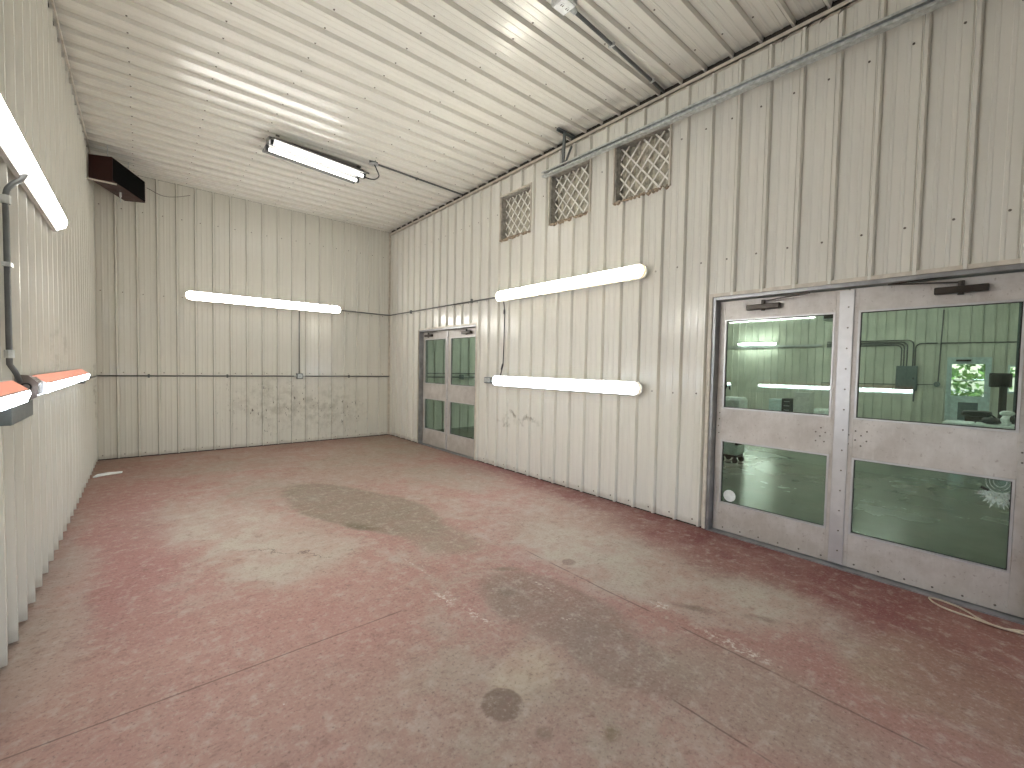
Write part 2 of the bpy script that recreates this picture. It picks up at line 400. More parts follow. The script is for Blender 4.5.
def screws(parent, origin, U, V, Nn, u0, u1, rows, rib0, holes=(), off=.064):
    origin, U, V, Nn = Vector(origin), Vector(U), Vector(V), Vector(Nn); mb = MB()
    for k in range(math.floor((u0-rib0)/PIT), math.ceil((u1-rib0)/PIT)+1):
        u = rib0 + k*PIT + off
        if not u0+.01 < u < u1-.01: continue
        for v in rows:
            if any(h[0]-.02 < u < h[1]+.02 and h[2]-.02 < v < h[3]+.02 for h in holes): continue
            c = origin + U*(u+random.uniform(-.004, .004)) + V*(v+random.uniform(-.005, .005))
            ring = lambda r, h: [c + (U*math.cos(i*math.pi/3)+V*math.sin(i*math.pi/3))*r + Nn*h for i in range(6)]
            mb.loft([ring(.008, 0.), ring(.008, .002), ring(.005, .0025), ring(.005, .006)])
    o = mb.build('screw_heads', M['screw'], parent); o['kind'] = 'stuff'; return o

# ------------------------------------------------------------------ setting: floor, walls, ceiling
fl = MB().box((-.15, FRONT-.2, -.12), (W+.15, D+.15, 0)).build('floor', M['floor']); tag(fl, 'worn red painted concrete floor with grey patches and brown stains', 'floor', kind='structure')

# openings in the right wall (y0, y1, z0, z1)
DOOR_N = (-.085, 1.85, -.02, 2.115); DOOR_F = (5.49, 7.31, -.02, 2.105)
VENTS = [(4.31, 4.94, 3.255, 3.865), (3.315, 3.955, 3.245, 3.86), (2.325, 2.97, 3.245, 3.86)]
HOLES = [DOOR_N, DOOR_F] + VENTS
T = .16
def holed_slab(mb, x0, x1, u0, u1, z1, holes):
    """wall slab in the y/z plane with rectangular openings"""
    us = sorted({u0, u1} | {h[i] for h in holes for i in (0, 1)})
    for a, b in zip(us, us[1:]):
        m = (a+b)/2; iv = [(0., z1)]
        for h in holes:
            if h[0] < m < h[1]: iv = [t for p, q in iv for t in ((p, min(q, h[2])), (max(p, h[3]), q)) if t[1]-t[0] > 1e-4]
        for p, q in iv: mb.box((x0, a, p), (x1, b, q))
mb = MB(); holed_slab(mb, W+.009, W+T, FRONT, D+.15, H+.1, HOLES)
wr = mb.build('wall_right', M['dark']); tag(wr, 'right wall of off-white ribbed steel sheets with two glazed double doors', 'wall', kind='structure')
sheets(wr, (W, 0, 0), (0, 1, 0), (0, 0, 1), (-1, 0, 0), FRONT, D-.012, .014, H-.075, .275, M['wall'], HOLES)
screws(wr, (W, 0, 0), (0, 1, 0), (0, 0, 1), (-1, 0, 0), FRONT, D, (.06, 1.238, 2.443, 3.65), .275, HOLES)
wl_ = MB().box((-.15, FRONT, 0), (-.009, D+.15, H+.1)).build('wall_left', M['dark']); tag(wl_, 'left wall of off-white ribbed steel sheets', 'wall', kind='structure')
sheets(wl_, (0, 0, 0), (0, 1, 0), (0, 0, 1), (1, 0, 0), FRONT, D-.10, .014, H-.098, 5.195-.05, M['wall'])
screws(wl_, (0, 0, 0), (0, 1, 0), (0, 0, 1), (1, 0, 0), FRONT, D-.1, (.06, 1.238, 2.443, 3.65), 5.195-.05)
MB().box((-.004, D-.105, .012), (.012, D, H-.03)).build('corner_trim', M['trim'], wl_)
wb = MB().box((-.15, D+.009, 0), (W, D+.15, H+.1)).build('wall_back', M['dark']); tag(wb, 'back wall of off-white ribbed steel sheets', 'wall', kind='structure')
sheets(wb, (0, D, 0), (1, 0, 0), (0, 0, 1), (0, -1, 0), .015, W-.035, .014, H-.03, .25, M['wall'])
screws(wb, (0, D, 0), (1, 0, 0), (0, 0, 1), (0, -1, 0), .03, W, (.06, 1.267, 2.443, 3.65), .25)
MB().box((W-.04, D-.022, .012), (W-.0, D+.004, H-.03)).build('corner_trim', M['trim'], wb)
ce = MB().box((-.15, FRONT-.15, H+.009), (W+T, D+.15, H+.12)).build('ceiling', M['dark']); tag(ce, 'flat ceiling of off-white ribbed steel sheets', 'ceiling', kind='structure')
sheets(ce, (0, 0, H), (0, 1, 0), (1, 0, 0), (0, 0, -1), FRONT, D-.006, .0, W+.0, 2.0, M['ceil'])
screws(ce, (0, 0, H), (0, 1, 0), (1, 0, 0), (0, 0, -1), FRONT, D, (.46, 1.075, 1.69, 2.31, 2.925, 3.54, 4.165), 2.0, off=-.045)
# trims where walls meet the ceiling and the small dark gap above them
t = MB().box((W-.040, FRONT, H-.098), (W-.028, D-.01, H-.062)).box((W-.040, FRONT, H-.098), (W, D-.01, H-.092)).build('trim_1', M['trim']); tag(t, 'off-white trim strip along the top of the right wall', 'trim', kind='structure')
t = MB().box((.032, FRONT, H-.075), (.042, D-.02, H-.045)).build('trim_2', M['trim']); tag(t, 'off-white trim strip along the top of the left wall', 'trim', kind='structure')
# torn, rusty flaps under the right-hand trim
mb = MB()
for y in (.98, 1.10, 1.19, 1.36):
    L = random.uniform(.035, .06); mb.prism([(W-.030, y, H-.097), (W-.030, y-L, H-.099), (W-.028, y+L*.3, H-.099-L*.6)], (-.003, 0, 0))
mb.build('torn_flap', M['screw'], bpy.data.objects['trim_1'])

# wall behind the camera with its closed sectional garage door
wf = MB().box((-.15, FRONT-.15, 0), (.35, FRONT-.004, H+.1)).box((W-.3, FRONT-.15, 0), (W+T, FRONT-.004, H+.1)).box((.35, FRONT-.15, 3.35), (W-.3, FRONT-.004, H+.1)).build('wall_front', M['wall'])
tag(wf, 'front wall around the closed garage door', 'wall', kind='structure')
gd = thing('door_5', (.35, FRONT-.08, 0), 'closed white sectional garage door in the front wall', 'door', kind='structure')
for i in range(6):
    za, zb = .01+i*.556, i*.556+.55
    if i not in (1, 2): MB().box((.35, FRONT-.08, za), (W-.3, FRONT-.04, zb)).build('door_section', M['housing'], gd, bevel=.006); continue
    n = 5; pw = (W-.65)/n; fr = MB().box((.35, FRONT-.08, za), (W-.3, FRONT-.04, za+.05)).box((.35, FRONT-.08, zb-.05), (W-.3, FRONT-.04, zb))
    for q in range(n+1): x = .35+q*pw; fr.box((max(.35, x-.03), FRONT-.08, za+.05), (min(W-.3, x+.03), FRONT-.04, zb-.05))
    f = fr.build('door_section', M['housing'], gd)
    for q in range(n): MB().box((.35+q*pw+.02, FRONT-.063, za+.04), (.35+(q+1)*pw-.02, FRONT-.057, zb-.04)).build('glass_pane', M['clear'], f)

# ------------------------------------------------------------------ next room (seen through the glazed doors)
SX, SY0 = 18.6, FRONT
sf = MB().box((W+.15, SY0-.2, -.12), (SX+.2, D+.15, 0)).build('floor_shop', M['shopfloor']); tag(sf, 'shiny grey-green concrete floor beyond the glass doors', 'floor', kind='structure')
EXT = (.645, 1.53, -.02, 2.0); WIN = (-.42, .345, 1.0, 1.78)
mb = MB(); holed_slab(mb, SX+.004, SX+.18, SY0, D+.15, H+.1, [EXT, WIN])
sw = mb.build('wall_far', M['shopwall']); tag(sw, 'far ribbed steel wall of the next room', 'wall', kind='structure')
sheets(sw, (SX, 0, 0), (0, 1, 0), (0, 0, 1), (-1, 0, 0), SY0, D, .01, H, .16, M['shopwall'], [EXT, WIN], joined=True, name='ribbed_cladding')
sb = MB().box((W+T, D+.12, 0), (SX+.2, D+.27, H+.1)).build('wall_shop_back', M['shopwall']); tag(sb, 'back ribbed steel wall of the next room', 'wall', kind='structure')
sheets(sb, (0, D+.115, 0), (1, 0, 0), (0, 0, 1), (0, -1, 0), W+T, SX, .01, H, 5.36, M['shopwall'], joined=True, name='ribbed_cladding')
sfr = MB().box((W+T, SY0-.15, 0), (SX+.2, SY0, H+.1)).build('wall_shop_front', M['shopwall']); tag(sfr, 'front steel wall of the next room', 'wall', kind='structure')
sc = MB().box((W+T, SY0-.15, H), (SX+.2, D+.27, H+.12)).build('ceiling_shop', M['shopwall']); tag(sc, 'steel ceiling of the next room', 'ceiling', kind='structure')
ap = MB().box((-30, -45, -.15), (40, FRONT-.2, -.03)).build('ground_front', M['apron']); tag(ap, 'concrete apron outside the garage door', 'ground', kind='structure')
gr = MB().box((SX+.2, FRONT-.2, -.15), (70, 60, -.03)).build('ground', M['ground']); tag(gr, 'sunlit gravel ground outside the far door', 'ground', kind='structure')

# ------------------------------------------------------------------ glazed double doors
DX = W+.06                              # face of the door leaves
def rivets(mb, pts, x, r=.006):
    for (y, z) in pts:
        ring = lambda rr, h: [(x-h, y+rr*math.cos(i*math.pi/3), z+rr*math.sin(i*math.pi/3)) for i in range(6)]
        mb.loft([ring(r, 0), ring(r*.8, .004)])
def leaf(name, label, y0, y1, ly0, ly1, zt, lz):
    """door leaf between y0..y1; lites between ly0..ly1; lz = (low bottom, low top, up bottom, up top)"""
    x0, x1 = DX, DX+.045
    t = thing(name, (DX, (y0+y1)/2, .012), label, 'door', 'glazed door leaves', 'structure')
    z0 = .014
    for a, b in ((y0, ly0), (ly1, y1)): MB().box((x0, a, z0), (x1, b, zt)).build('stile', M['door'], t, bevel=.003)
    for nm, a, b in (('bottom_rail', z0, lz[0]), ('middle_rail', lz[1], lz[2]), ('top_rail', lz[3], zt)):
        MB().box((x0+.001, ly0-.001, a), (x1-.001, ly1+.001, b)).build(nm, M['door'], t, bevel=.003)
    for a, b in ((lz[0], lz[1]), (lz[2], lz[3])):
        g = MB().prism([(x0+.0215, ly0-.002, a-.002), (x0+.0275, ly0-.002, a-.002), (x0+.0325, ly0-.002, b+.002), (x0+.0265, ly0-.002, b+.002)], (0, ly1-ly0+.004, 0)).build('glass_pane', M['glass'], t)   # leans a little
        bd = MB(); w = .013
        bd.box((x0-.003, ly0, a), (x0+.02, ly1, a+w)).box((x0-.003, ly0, b-w), (x0+.02, ly1, b)).box((x0-.003, ly0, a+w), (x0+.02, ly0+w, b-w)).box((x0-.003, ly1-w, a+w), (x0+.02, ly1, b-w))
        bd.build('glazing_bead', M['alu'], g)
        gk = MB(); q = w+.005
        gk.box((x0+.013, ly0+w, a+w), (x0+.020, ly1-w, a+q)).box((x0+.013, ly0+w, b-q), (x0+.020, ly1-w, b-w)).box((x0+.013, ly0+w, a+q), (x0+.020, ly0+q, b-q)).box((x0+.013, ly1-q, a+q), (x0+.020, ly1-w, b-q))
        gk.build('gasket', M['black'], g)
    return t
def closer(t, yb0, yb1, zb, ya, yb_, za):
    x = DX
    c = MB().box((x-.052, yb0, zb-.022), (x, yb1, zb+.022)).build('closer_body', M['bronze'], t, bevel=.006)
    MB().tube([(x-.03, (yb0+yb1)/2, zb-.034), (x-.03, (yb0+yb1)/2, zb+.055)], .016, 10).build('spindle', M['bronze'], c)
    ym = (yb0+yb1)/2; e = (x-.10, ya, za-.035)
    a = MB().bar((x-.03, ym, zb+.045), e, .022, .008).bar(e, (x-.03, yb_, za-.005), .018, .008).build('closer_arm', M['bronze'], t)
    MB().box((x-.045, yb_-.05, za-.012), (x-.002, yb_+.05, za+.014)).build('arm_bracket', M['bronze'], a)
ZT = 2.078
LA = leaf('door_1', 'near glazed door leaf with astragal strip and round white sticker', .874, 1.818, .952, 1.768, ZT, (.262, .835, 1.118, 1.915))
LB = leaf('door_2', 'glazed door leaf at the right edge with a star-shaped decal', -.055, .868, .018, .812, ZT, (.262, .835, 1.118, 1.915))
LC = leaf('door_3', 'left leaf of the far glazed double door', 6.432, 7.272, 6.49, 7.215, 2.07, (.29, .86, 1.13, 1.94))
LD = leaf('door_4', 'right leaf of the far glazed double door', 5.528, 6.424, 5.60, 6.335, 2.07, (.29, .86, 1.13, 1.94))
closer(LA, 1.32, 1.575, 2.0, 1.10, 1.47, 2.10); closer(LB, .17, .415, 2.0, .64, .26, 2.10)
closer(LC, 6.92, 7.16, 2.0, 6.62, 7.05, 2.09); closer(LD, 5.70, 5.95, 2.0, 6.25, 5.78, 2.09)
for (t, ya, yb_, zt) in ((LA, .838, .928, ZT-.01), (LC, 6.405, 6.455, 2.06)):
    a = MB().box((DX-.012, ya, .02), (DX, yb_, zt)).build('astragal', M['alu'], t, bevel=.003)
    mb = MB(); rivets(mb, [((ya+yb_)/2-.012, .12+i*.152) for i in range(13)], DX-.012); mb.build('rivets', M['screw'], a)
for (t, ys, zs) in ((LA, (.985, 1.015, 1.045), (.93, .965, 1.0, 1.035)), (LA, (1.79,), (.90, .96, 1.02, 1.08)), (LB, (.835, .80, .765, .73), (.93, .965, 1.0, 1.035)), (LB, (.0, -.02), (.94, 1.0))):
    mb = MB(); rivets(mb, [(y+random.uniform(-.004, .004), z+random.uniform(-.004, .004)) for i, y in enumerate(ys) for j, z in enumerate(zs) if (i+j) % 2 == 0 or len(ys) < 3], DX)
    mb.build('rivets', M['screw'], t)
for t, a, b in ((LA, .9, 1.8), (LB, 0., .84)):
    mb = MB(); rivets(mb, [(a+(b-a)*(i+.5)/6, .045) for i in range(6)], DX, .007); mb.build('rivets', M['screw'], t)
# sticker and decal on the glass
MB().tube([(DX+.0145, 1.682, .338), (DX+.0195, 1.682, .338)], .052, 28).build('sticker', M['glasswhite'], LA)
def decal_mat():
    k = N('faded_translucent_decal'); k.n.remove(k.bsdf)
    tr = k.n.new('ShaderNodeBsdfTransparent'); df = k.n.new('ShaderNodeBsdfDiffuse'); mx = k.n.new('ShaderNodeMixShader'); df.inputs['Color'].default_value = (.7, .78, .74, 1)
    k.set(mx.inputs[0], k.ramp(k.noise(k.pos(), 40., 3), .3, .7, .25, .6)); k.l.new(tr.outputs[0], mx.inputs[1]); k.l.new(df.outputs[0], mx.inputs[2]); k.l.new(mx.outputs[0], k.out.inputs['Surface']); return k.m
M['decal'] = decal_mat()
mb = MB(); cy, cz = .085, .735
for i in range(13):
    a = math.pi*(1.0+i/12)+random.uniform(-.1, .1); L = random.uniform(.075, .12)
    d = Vector((0, math.cos(a), math.sin(a))); n = Vector((0, -d.z, d.y)); c = Vector((DX+.017, cy, cz))
    mb.prism([c-n*.004, c+d*L*.5-n*.010, c+d*L, c+d*L*.5+n*.010, c+n*.004], (.0008, 0, 0))
for r in (.035, .055, .075):
    pts = [(DX+.017, cy-.005+r*.8*math.cos(2*math.pi*i/20), cz+.075+r*math.sin(2*math.pi*i/20)) for i in range(21)]
    mb.tube(pts, .0022, 4)
mb.build('star_decal', M['decal'], LB)
MB().bar((DX+.016, .16, .76), (DX+.016, .125, .745), .014, .002, (1, 0, 0)).bar((DX+.016, .04, .70), (DX+.016, .02, .705), .014, .002, (1, 0, 0)).build('decal_scrap', M['black'], LB)

for nm, o, lab in (('trim_3', DOOR_N, 'dull aluminium frame round the near glazed double door'), ('trim_4', DOOR_F, 'dull aluminium frame round the far glazed double door')):
    fr = thing(nm, (W, (o[0]+o[1])/2, 0), lab, 'door frame', kind='structure')
    for a, b in ((o[0], o[0]+.028), (o[1]-.028, o[1])): MB().box((W-.012, a, .0), (W+T, b, o[3])).build('jamb', M['jamb'], fr, bevel=.002)
    MB().box((W-.012, o[0]+.028, o[3]-.03), (W+T, o[1]-.028, o[3])).build('header', M['jamb'], fr, bevel=.002)
    MB().box((W-.01, o[0]+.028, 0), (W+T, o[1]-.028, .010)).build('threshold', M['jamb'], fr)
    # off-white flashing round the opening on the wall face
    f = MB(); w = .028
    f.box((W-.026, o[1], .012), (W-.001, o[1]+w, o[3]+w)).box((W-.026, o[0]-w, .012), (W-.001, o[0], o[3]+w)).box((W-.026, o[0], o[3]), (W-.001, o[1], o[3]+w))
    f.build('flashing', M['trim'], fr)

# ------------------------------------------------------------------ lattice vents high on the right wall
for i, (y0, y1, z0, z1) in enumerate(VENTS):
    lab = ['smallest-looking lattice vent, furthest from the camera, high on right wall', 'middle lattice vent below the end of the garage door track', 'nearest lattice vent with a broken strip, under the garage door track'][i]
    v = thing('lattice_vent', (W, (y0+y1)/2, z0), lab, 'vent', 'lattice vents high on the right wall')
    fr = MB(); e = .012
    fr.box((W-.006, y0, z0), (W+.15, y0+e, z1)).box((W-.006, y1-e, z0), (W+.15, y1, z1)).box((W-.006, y0+e, z1-e), (W+.15, y1-e, z1)).box((W-.006, y0+e, z0), (W+.15, y1-e, z0+e))
    fr.build('reveal', M['reveal'], v)
    MB().box((W-.025, y0-.016, z0), (W-.002, y0, z1+.016)).box((W-.025, y1, z0), (W-.002, y1+.016, z1+.016)).box((W-.025, y0, z1), (W-.002, y1, z1+.016)).build('edge_trim', M['trim'], v)
    bk = MB(); n = 22
    pts = [(W+.115 + (.012 if j % 2 else 0.), y0+e+(y1-y0-2*e)*j/n) for j in range(n+1)]
    bk.add([(x, y, z) for z in (z0+e, z1-e) for x, y in pts], [(j, j+1, n+2+j, n+1+j) for j in range(n)])
    bk.build('ribbed_backing', M['louvre'], v)
    # diagonal strips, two layers
    a0, a1, b0, b1 = y0+e, y1-e, z0+e, z1-e; st = .138
    for layer, sg in ((0, 1), (1, -1)):
        c = -3.
        for kk in range(-14, 15):
            # line  y - sg*z*s = const, slope so diamonds are slightly taller than wide
            off = (kk+.35)*st; s = .86; seg = []
            for z in (b0, b1):
                seg.append(((a0+a1)/2 + off + sg*(z-(b0+b1)/2)*s, z))
            (ya, za), (yb_, zb) = seg
            # clip in y
            def clip(ya, za, yb_, zb):
                t0, t1 = 0., 1.; d = yb_-ya
                for lim, sign in ((a0, 1), (a1, -1)):
                    p = sign*d; q = sign*(lim-ya)
                    if p > 0: t0 = max(t0, q/p)
                    elif p < 0: t1 = min(t1, q/p)
                return (t0, t1)
            t0, t1 = clip(ya, za, yb_, zb)
            if i == 2 and layer == 0 and kk == -1: t1 = t0 + (t1-t0)*.62
            if t1-t0 < .06: continue
            p = (W+.070+layer*.007, ya+(yb_-ya)*t0, za+(zb-za)*t0); q = (W+.070+layer*.007, ya+(yb_-ya)*t1, za+(zb-za)*t1)
            MB().bar(p, q, .0165, .006, (1, 0, 0)).build('lattice_strip', M['lattice'], v)
    # crumbling foam along the sill
    mb = MB(); y = y0
    while y < y1-.02:
        w = random.uniform(.02, .06); h = random.uniform(.008, .03); d = random.uniform(.0, .02)
        mb.prism([(W-.028-d, y, z0-.004), (W-.028-d, y+w, z0-.004), (W-.028-d, y+w*.7, z0-h), (W-.028-d, y+w*.3, z0-h*.7)], (.03+d, 0, 0))
        mb.box((W-.012, y, z0+.001), (W+.06, y+w*.8, z0+.012+h*.4)); y += w*random.uniform(.8, 1.5)
    mb.build('crumbling_sill', M['foam'], v)

# ------------------------------------------------------------------ fluorescent fixtures
def stadium(L, h, u0, depth, inset, n=8):
    """ring in local (u along, v up) at depth; returns list of (u, d, v)"""
    r = h/2-inset; out = []
    for k in range(n+1):
        a = -math.pi/2 + math.pi*k/n; out.append((u0+L-h/2+r*math.cos(a), depth, r*math.sin(a)))
    for k in range(n+1):
        a = math.pi/2 + math.pi*k/n; out.append((u0+h/2+r*math.cos(a), depth, r*math.sin(a)))
    return out
def place(ring, o, U, Nn): return [Vector(o)+Vector(U)*u+Vector(Nn)*d+Vector((0, 0, v)) for u, d, v in ring]
def vapor_light(label, o, U, Nn, L, col, strength, name='wall_light', h=.148):
    """long sealed fixture with rounded ends, mounted on the ribs; o = its start on the wall plane"""
    mid = Vector(o)+Vector(U)*L/2
    t = thing(name, mid, label, 'light', 'long wall lights')
    hs = MB(); hs.loft([place(stadium(L, h, 0, d, i), o, U, Nn) for d, i in ((.040, .012), (.046, .004), (.078, .002), (.080, .006))])
    hs.build('housing', M['housing'], t)
    for f in (.12, .5, .88):
        b = MB(); c = Vector(o)+Vector(U)*L*f; b.bar(c+Vector(Nn)*.001, c+Vector(Nn)*.042, .06, .05); b.build('mounting_bracket', M['galv'], t)
    m = emit('diffuser_'+label.split()[0], col, strength); rim = emit('dimmed_rim_'+label.split()[0], tuple(c*q for c, q in zip(col, (1., .80, .58))), .34); rim.node_tree.nodes['Principled BSDF'].inputs['Base Color'].default_value = (.62, .52, .42, 1)  # side of the lens dimmed, orange edge glow painted into its colour
    ln = MB(); st_ = lambda d, i: place(stadium(L, h, 0, d, i), o, U, Nn)
    ln.loft([st_(.080, .003), st_(.100, .004), st_(.114, .010)], 1, cap=False); ln.loft([st_(.114, .010), st_(.126, .030), st_(.133, .050), st_(.135, .066)], 0)
    l = ln.build('diffuser', [m, rim], t)
    # moulded ridge along the diffuser
    MB().bar(Vector(o)+Vector(U)*.09+Vector(Nn)*.1285+Vector((0, 0, .031)), Vector(o)+Vector(U)*(L-.09)+Vector(Nn)*.1285+Vector((0, 0, .031)), .004, .006).build('ridge', M['housing'], l)
    return t
WARM, COOL, NEUT = (1., .96, .81), (.78, .89, 1.), (1., .985, .925)
vapor_light('upper warm white strip light on the right wall', (W, 2.50, 2.447), (0, 1, 0), (-1, 0, 0), 2.40, WARM, LAMP*1.25)
vapor_light('lower cool white strip light on the right wall', (W, 2.515, 1.262), (0, 1, 0), (-1, 0, 0), 2.43, COOL, LAMP*.8)
vapor_light('back wall white strip light with rounded ends', (1.04, D, 2.482), (1, 0, 0), (0, -1, 0), 2.38, NEUT, LAMP*1.15)

def wrap_light(label, y0, y1, z, colr, strength, top, extra=0., hh=.062, dp=.12):
    """faceted wrap-round fixture on the left wall"""
    t = thing('wall_light', (0, (y0+y1)/2, z-.1), label, 'light', 'long wall lights')
    hk, xb = hh/.088, .055
    hs = MB(); sec = [(.028, -hh), (xb, -hh), (xb, hh), (.028, hh)]
    hs.prism([(x, y0-extra, z+v) for x, v in sec], (0, y1-y0+extra, 0)); hs.build('housing', M['housing_dark'] if extra else M['housing'], t, bevel=.004)
    if extra:
        # open bare end of the pan: end plate, knock-out
        e = MB().prism([(x, y0-extra-.004, z+v) for x, v in ((.028, -.085), (.105, -.045), (.112, .03), (.075, .07), (.028, .075))], (0, .004, 0)).build('end_plate', M['housing_dark'], t)
        ring = [(.068+.018*math.cos(2*math.pi*k/16), y0-extra-.007, z+.010+.018*math.sin(2*math.pi*k/16)) for k in range(17)]
        MB().tube(ring, .004, 6).build('knock_out', M['black'], e)
        MB().prism([(x, y0-extra, z+v) for x, v in ((.055, -.055), (.095, -.035), (.10, .025), (.07, .055), (.055, .055))], (0, extra+.01, 0)).build('ballast_cover', M['housing_dark'], t)
    m1 = emit('diffuser_'+label.split()[0], colr, strength); weak = emit('dimmed_edge_'+label.split()[0], colr, 1.0); mats = [m1, top if top else weak, weak]  # weak: same lens dimmed at its edges to keep glare off the wall
    sec = [(xb, -hh), (dp-.012, -hh*.62), (dp, hh*.0), (dp-.004, hh*.30), (xb+.008, hh), (xb, hh)]
    c = (.085, 0.0); ln = MB(); n = len(sec); rings = []
    for y, k in ((y0, .90), (y0+.02, 1.), (y1-.05, 1.), (y1, .72)):
        rings.append([(c[0]+(x-c[0])*(k if x > xb+.002 else 1), y, z+v*k) for x, v in sec])
    vs = [v for r in rings for v in r]
    for i in range(3):
        for j in range(n):
            f = (i*n+j, i*n+(j+1) % n, (i+1)*n+(j+1) % n, (i+1)*n+j)
            ln.f.append(f); ln.mi.append((2, 0, 0, 1, 1, 2)[j])
    ln.v = [tuple(v) for v in vs]; ln.f += [tuple(range(n))[::-1], tuple(3*n+j for j in range(n))]; ln.mi += [2, 2]
    l = ln.build('diffuser', mats, t)
    MB().bar((dp-.0035, y0+.02, z+hh*.31), (dp-.0035, y1-.05, z+hh*.31), .006, .005).build('ridge', M['housing_dark'], l)
    for f in (.15, .85): MB().box((.0, y0+(y1-y0)*f-.04, z-.04), (.029, y0+(y1-y0)*f+.04, z+.04)).build('mounting_bracket', M['galv'], t)
    return t
salmon = emit('salmon_tinted_diffuser_top', (1., .30, .18), .22); salmon.node_tree.nodes['Principled BSDF'].inputs['Base Color'].default_value = (.62, .27, .20, 1)  # reddish fringe of the lit lens painted on its upper facets
wrap_light('high white strip light on the left wall near the ceiling', 2.30, 4.72, 2.465, NEUT, LAMP*2.6, None, hh=.07, dp=.112)
wrap_light('low strip light on left wall by the back corner with salmon top', 3.60, 6.18, 1.293, COOL, LAMP*1.3, salmon, extra=.26)
nl = wrap_light('low strip light at the left edge of the photo with salmon top', 1.05, 3.12, 1.283, (.84, .92, 1.), LAMP*1.3, salmon)
MB().box((.028, 2.95, 1.145), (.075, 3.46, 1.235)).build('junction_housing', M['box'], nl, bevel=.004)

# ceiling fixture: white reflector with two bare tubes, a little askew
ct = thing('ceiling_light', (0, 0, 0), 'two-tube white ceiling light hanging slightly askew', 'light')
L = 1.19; hw = .235
rf = MB(); sec = [(-hw, .0), (-.10, .055), (-.055, .055), (-.055, .10), (.055, .10), (.055, .055), (.10, .055), (hw, .0), (hw, .004), (.104, .060), (.060, .060), (.060, .106), (-.060, .106), (-.060, .060), (-.104, .060), (-hw, .004)]
sec = [(-hw, -.012), (-hw+.006, -.012), (-hw+.006, .004), (-.06, .03), (.06, .03), (hw-.006, .004), (hw-.006, -.012), (hw, -.012), (hw, .008), (.064, .036), (.064, .095), (-.064, .095), (-.064, .036), (-hw, .008)]
rf.prism([(-L/2, y, z) for y, z in sec], (L, 0, 0)); rf.build('reflector', M['reflector'], ct)
tubem = emit('fluorescent_tube', (1., .99, .93), 5.0)
for y in (-.115, .09):
    tb = MB().tube([(-L/2+.035, y, -.012), (L/2-.035, y, -.012)], .019, 12).build('fluorescent_tube', tubem, ct, smooth=True)
    for s in (-1, 1):
        MB().box((s*(L/2-.035), y-.019, -.035), (s*(L/2-.002), y+.019, .03)).build('lamp_holder', M['black'], tb)
for s in (-1, 1):
    MB().box((s*(L/2-.06), -.10, .095), (s*(L/2-.10), .10, .118)).build('hanger_bracket', M['screw'], ct)
ct.location = (2.305, 6.10, H-.126); ct.rotation_euler = (0, math.radians(1.6), math.radians(4.0))
for ch in ct.children:
    ch.matrix_parent_inverse = Matrix.Identity(4)

# ------------------------------------------------------------------ conduits and boxes
def strap(mb, c, U, Nn):
    c, U, Nn = Vector(c), Vector(U), Vector(Nn); mb.bar(c-U*.028+Nn*.0, c+U*.028, .018, .004, Nn)
R = .0105
# back wall: run at 1.22 m with outlet box and riser to the light
t = thing('conduit_run', (2.2, D, 1.22), 'horizontal grey conduit low across the back wall with outlet box', 'conduit')
MB().tube([(.02, D-.035, 1.222), (W-.03, D-.035, 1.222)], R).build('pipe', M['conduit'], t, smooth=True)
MB().tube([(2.703, D-.035, 1.26), (2.703, D-.035, 2.40)], R*.85).build('riser', M['conduit'], t, smooth=True)
b = MB().box((2.655, D-.075, 1.172), (2.760, D-.022, 1.272)).build('outlet_box', M['box'], t, bevel=.008)
MB().box((2.668, D-.080, 1.185), (2.747, D-.075, 1.259)).build('cover_plate', M['galv'], b, bevel=.004)
for x in (2.615, 2.760): MB().tube([(x, D-.04, 1.222), (x+.04, D-.04, 1.222)], .016).build('connector', M['galv'], b)
for x in (.6, 1.6, 3.6): MB().box((x-.012, D-.05, 1.195), (x+.012, D-.022, 1.25)).build('strap', M['conduit'], t)
# conduit linking back light and right upper light round the corner
t = thing('conduit_link', (W, D, 2.47), 'thin dark conduit joining the back light and the upper right light', 'conduit')
MB().tube([(3.41, D-.06, 2.482), (W-.06, D-.04, 2.478), (W-.035, D-.06, 2.478), (W-.035, 7.0, 2.47), (W-.05, 4.90, 2.452)], R).build('pipe', M['conduit'], t, smooth=True)
for y in (5.6, 7.6): MB().box((W-.05, y-.012, 2.44), (W-.02, y+.012, 2.50)).build('strap', M['conduit'], t)
# lead between the two right lights, outlet box beside the lower one
t = thing('lamp_cord', (W, 4.81, 1.35), 'dark cord hanging between the two strip lights on the right wall', 'cord')
MB().tube(spline([(W-.05, 4.80, 2.40), (W-.045, 4.785, 2.30), (W-.032, 4.79, 2.15), (W-.032, 4.80, 1.60), (W-.035, 4.815, 1.46), (W-.06, 4.83, 1.32)]), .0075).build('cable', M['black'], t, smooth=True)
MB().tube([(W-.04, 4.787, 2.26), (W-.04, 4.788, 2.20)], .014).build('plug', M['black'], t)
MB().tube([(W-.035, 4.806, 1.5), (W-.045, 4.822, 1.42)], .013).build('plug', M['black'], t)
t = thing('outlet_box', (W, 5.12, 1.2), 'small grey outlet box left of the lower right strip light', 'box')
MB().box((W-.075, 5.03, 1.215), (W-.001, 5.19, 1.305)).build('body', M['box'], t, bevel=.006)
MB().box((W-.080, 5.045, 1.228), (W-.075, 5.175, 1.292)).build('cover_plate', M['galv'], t, bevel=.002)
MB().tube([(W-.05, 5.03, 1.26), (W-.06, 4.96, 1.262)], .016).build('connector', M['galv'], t)
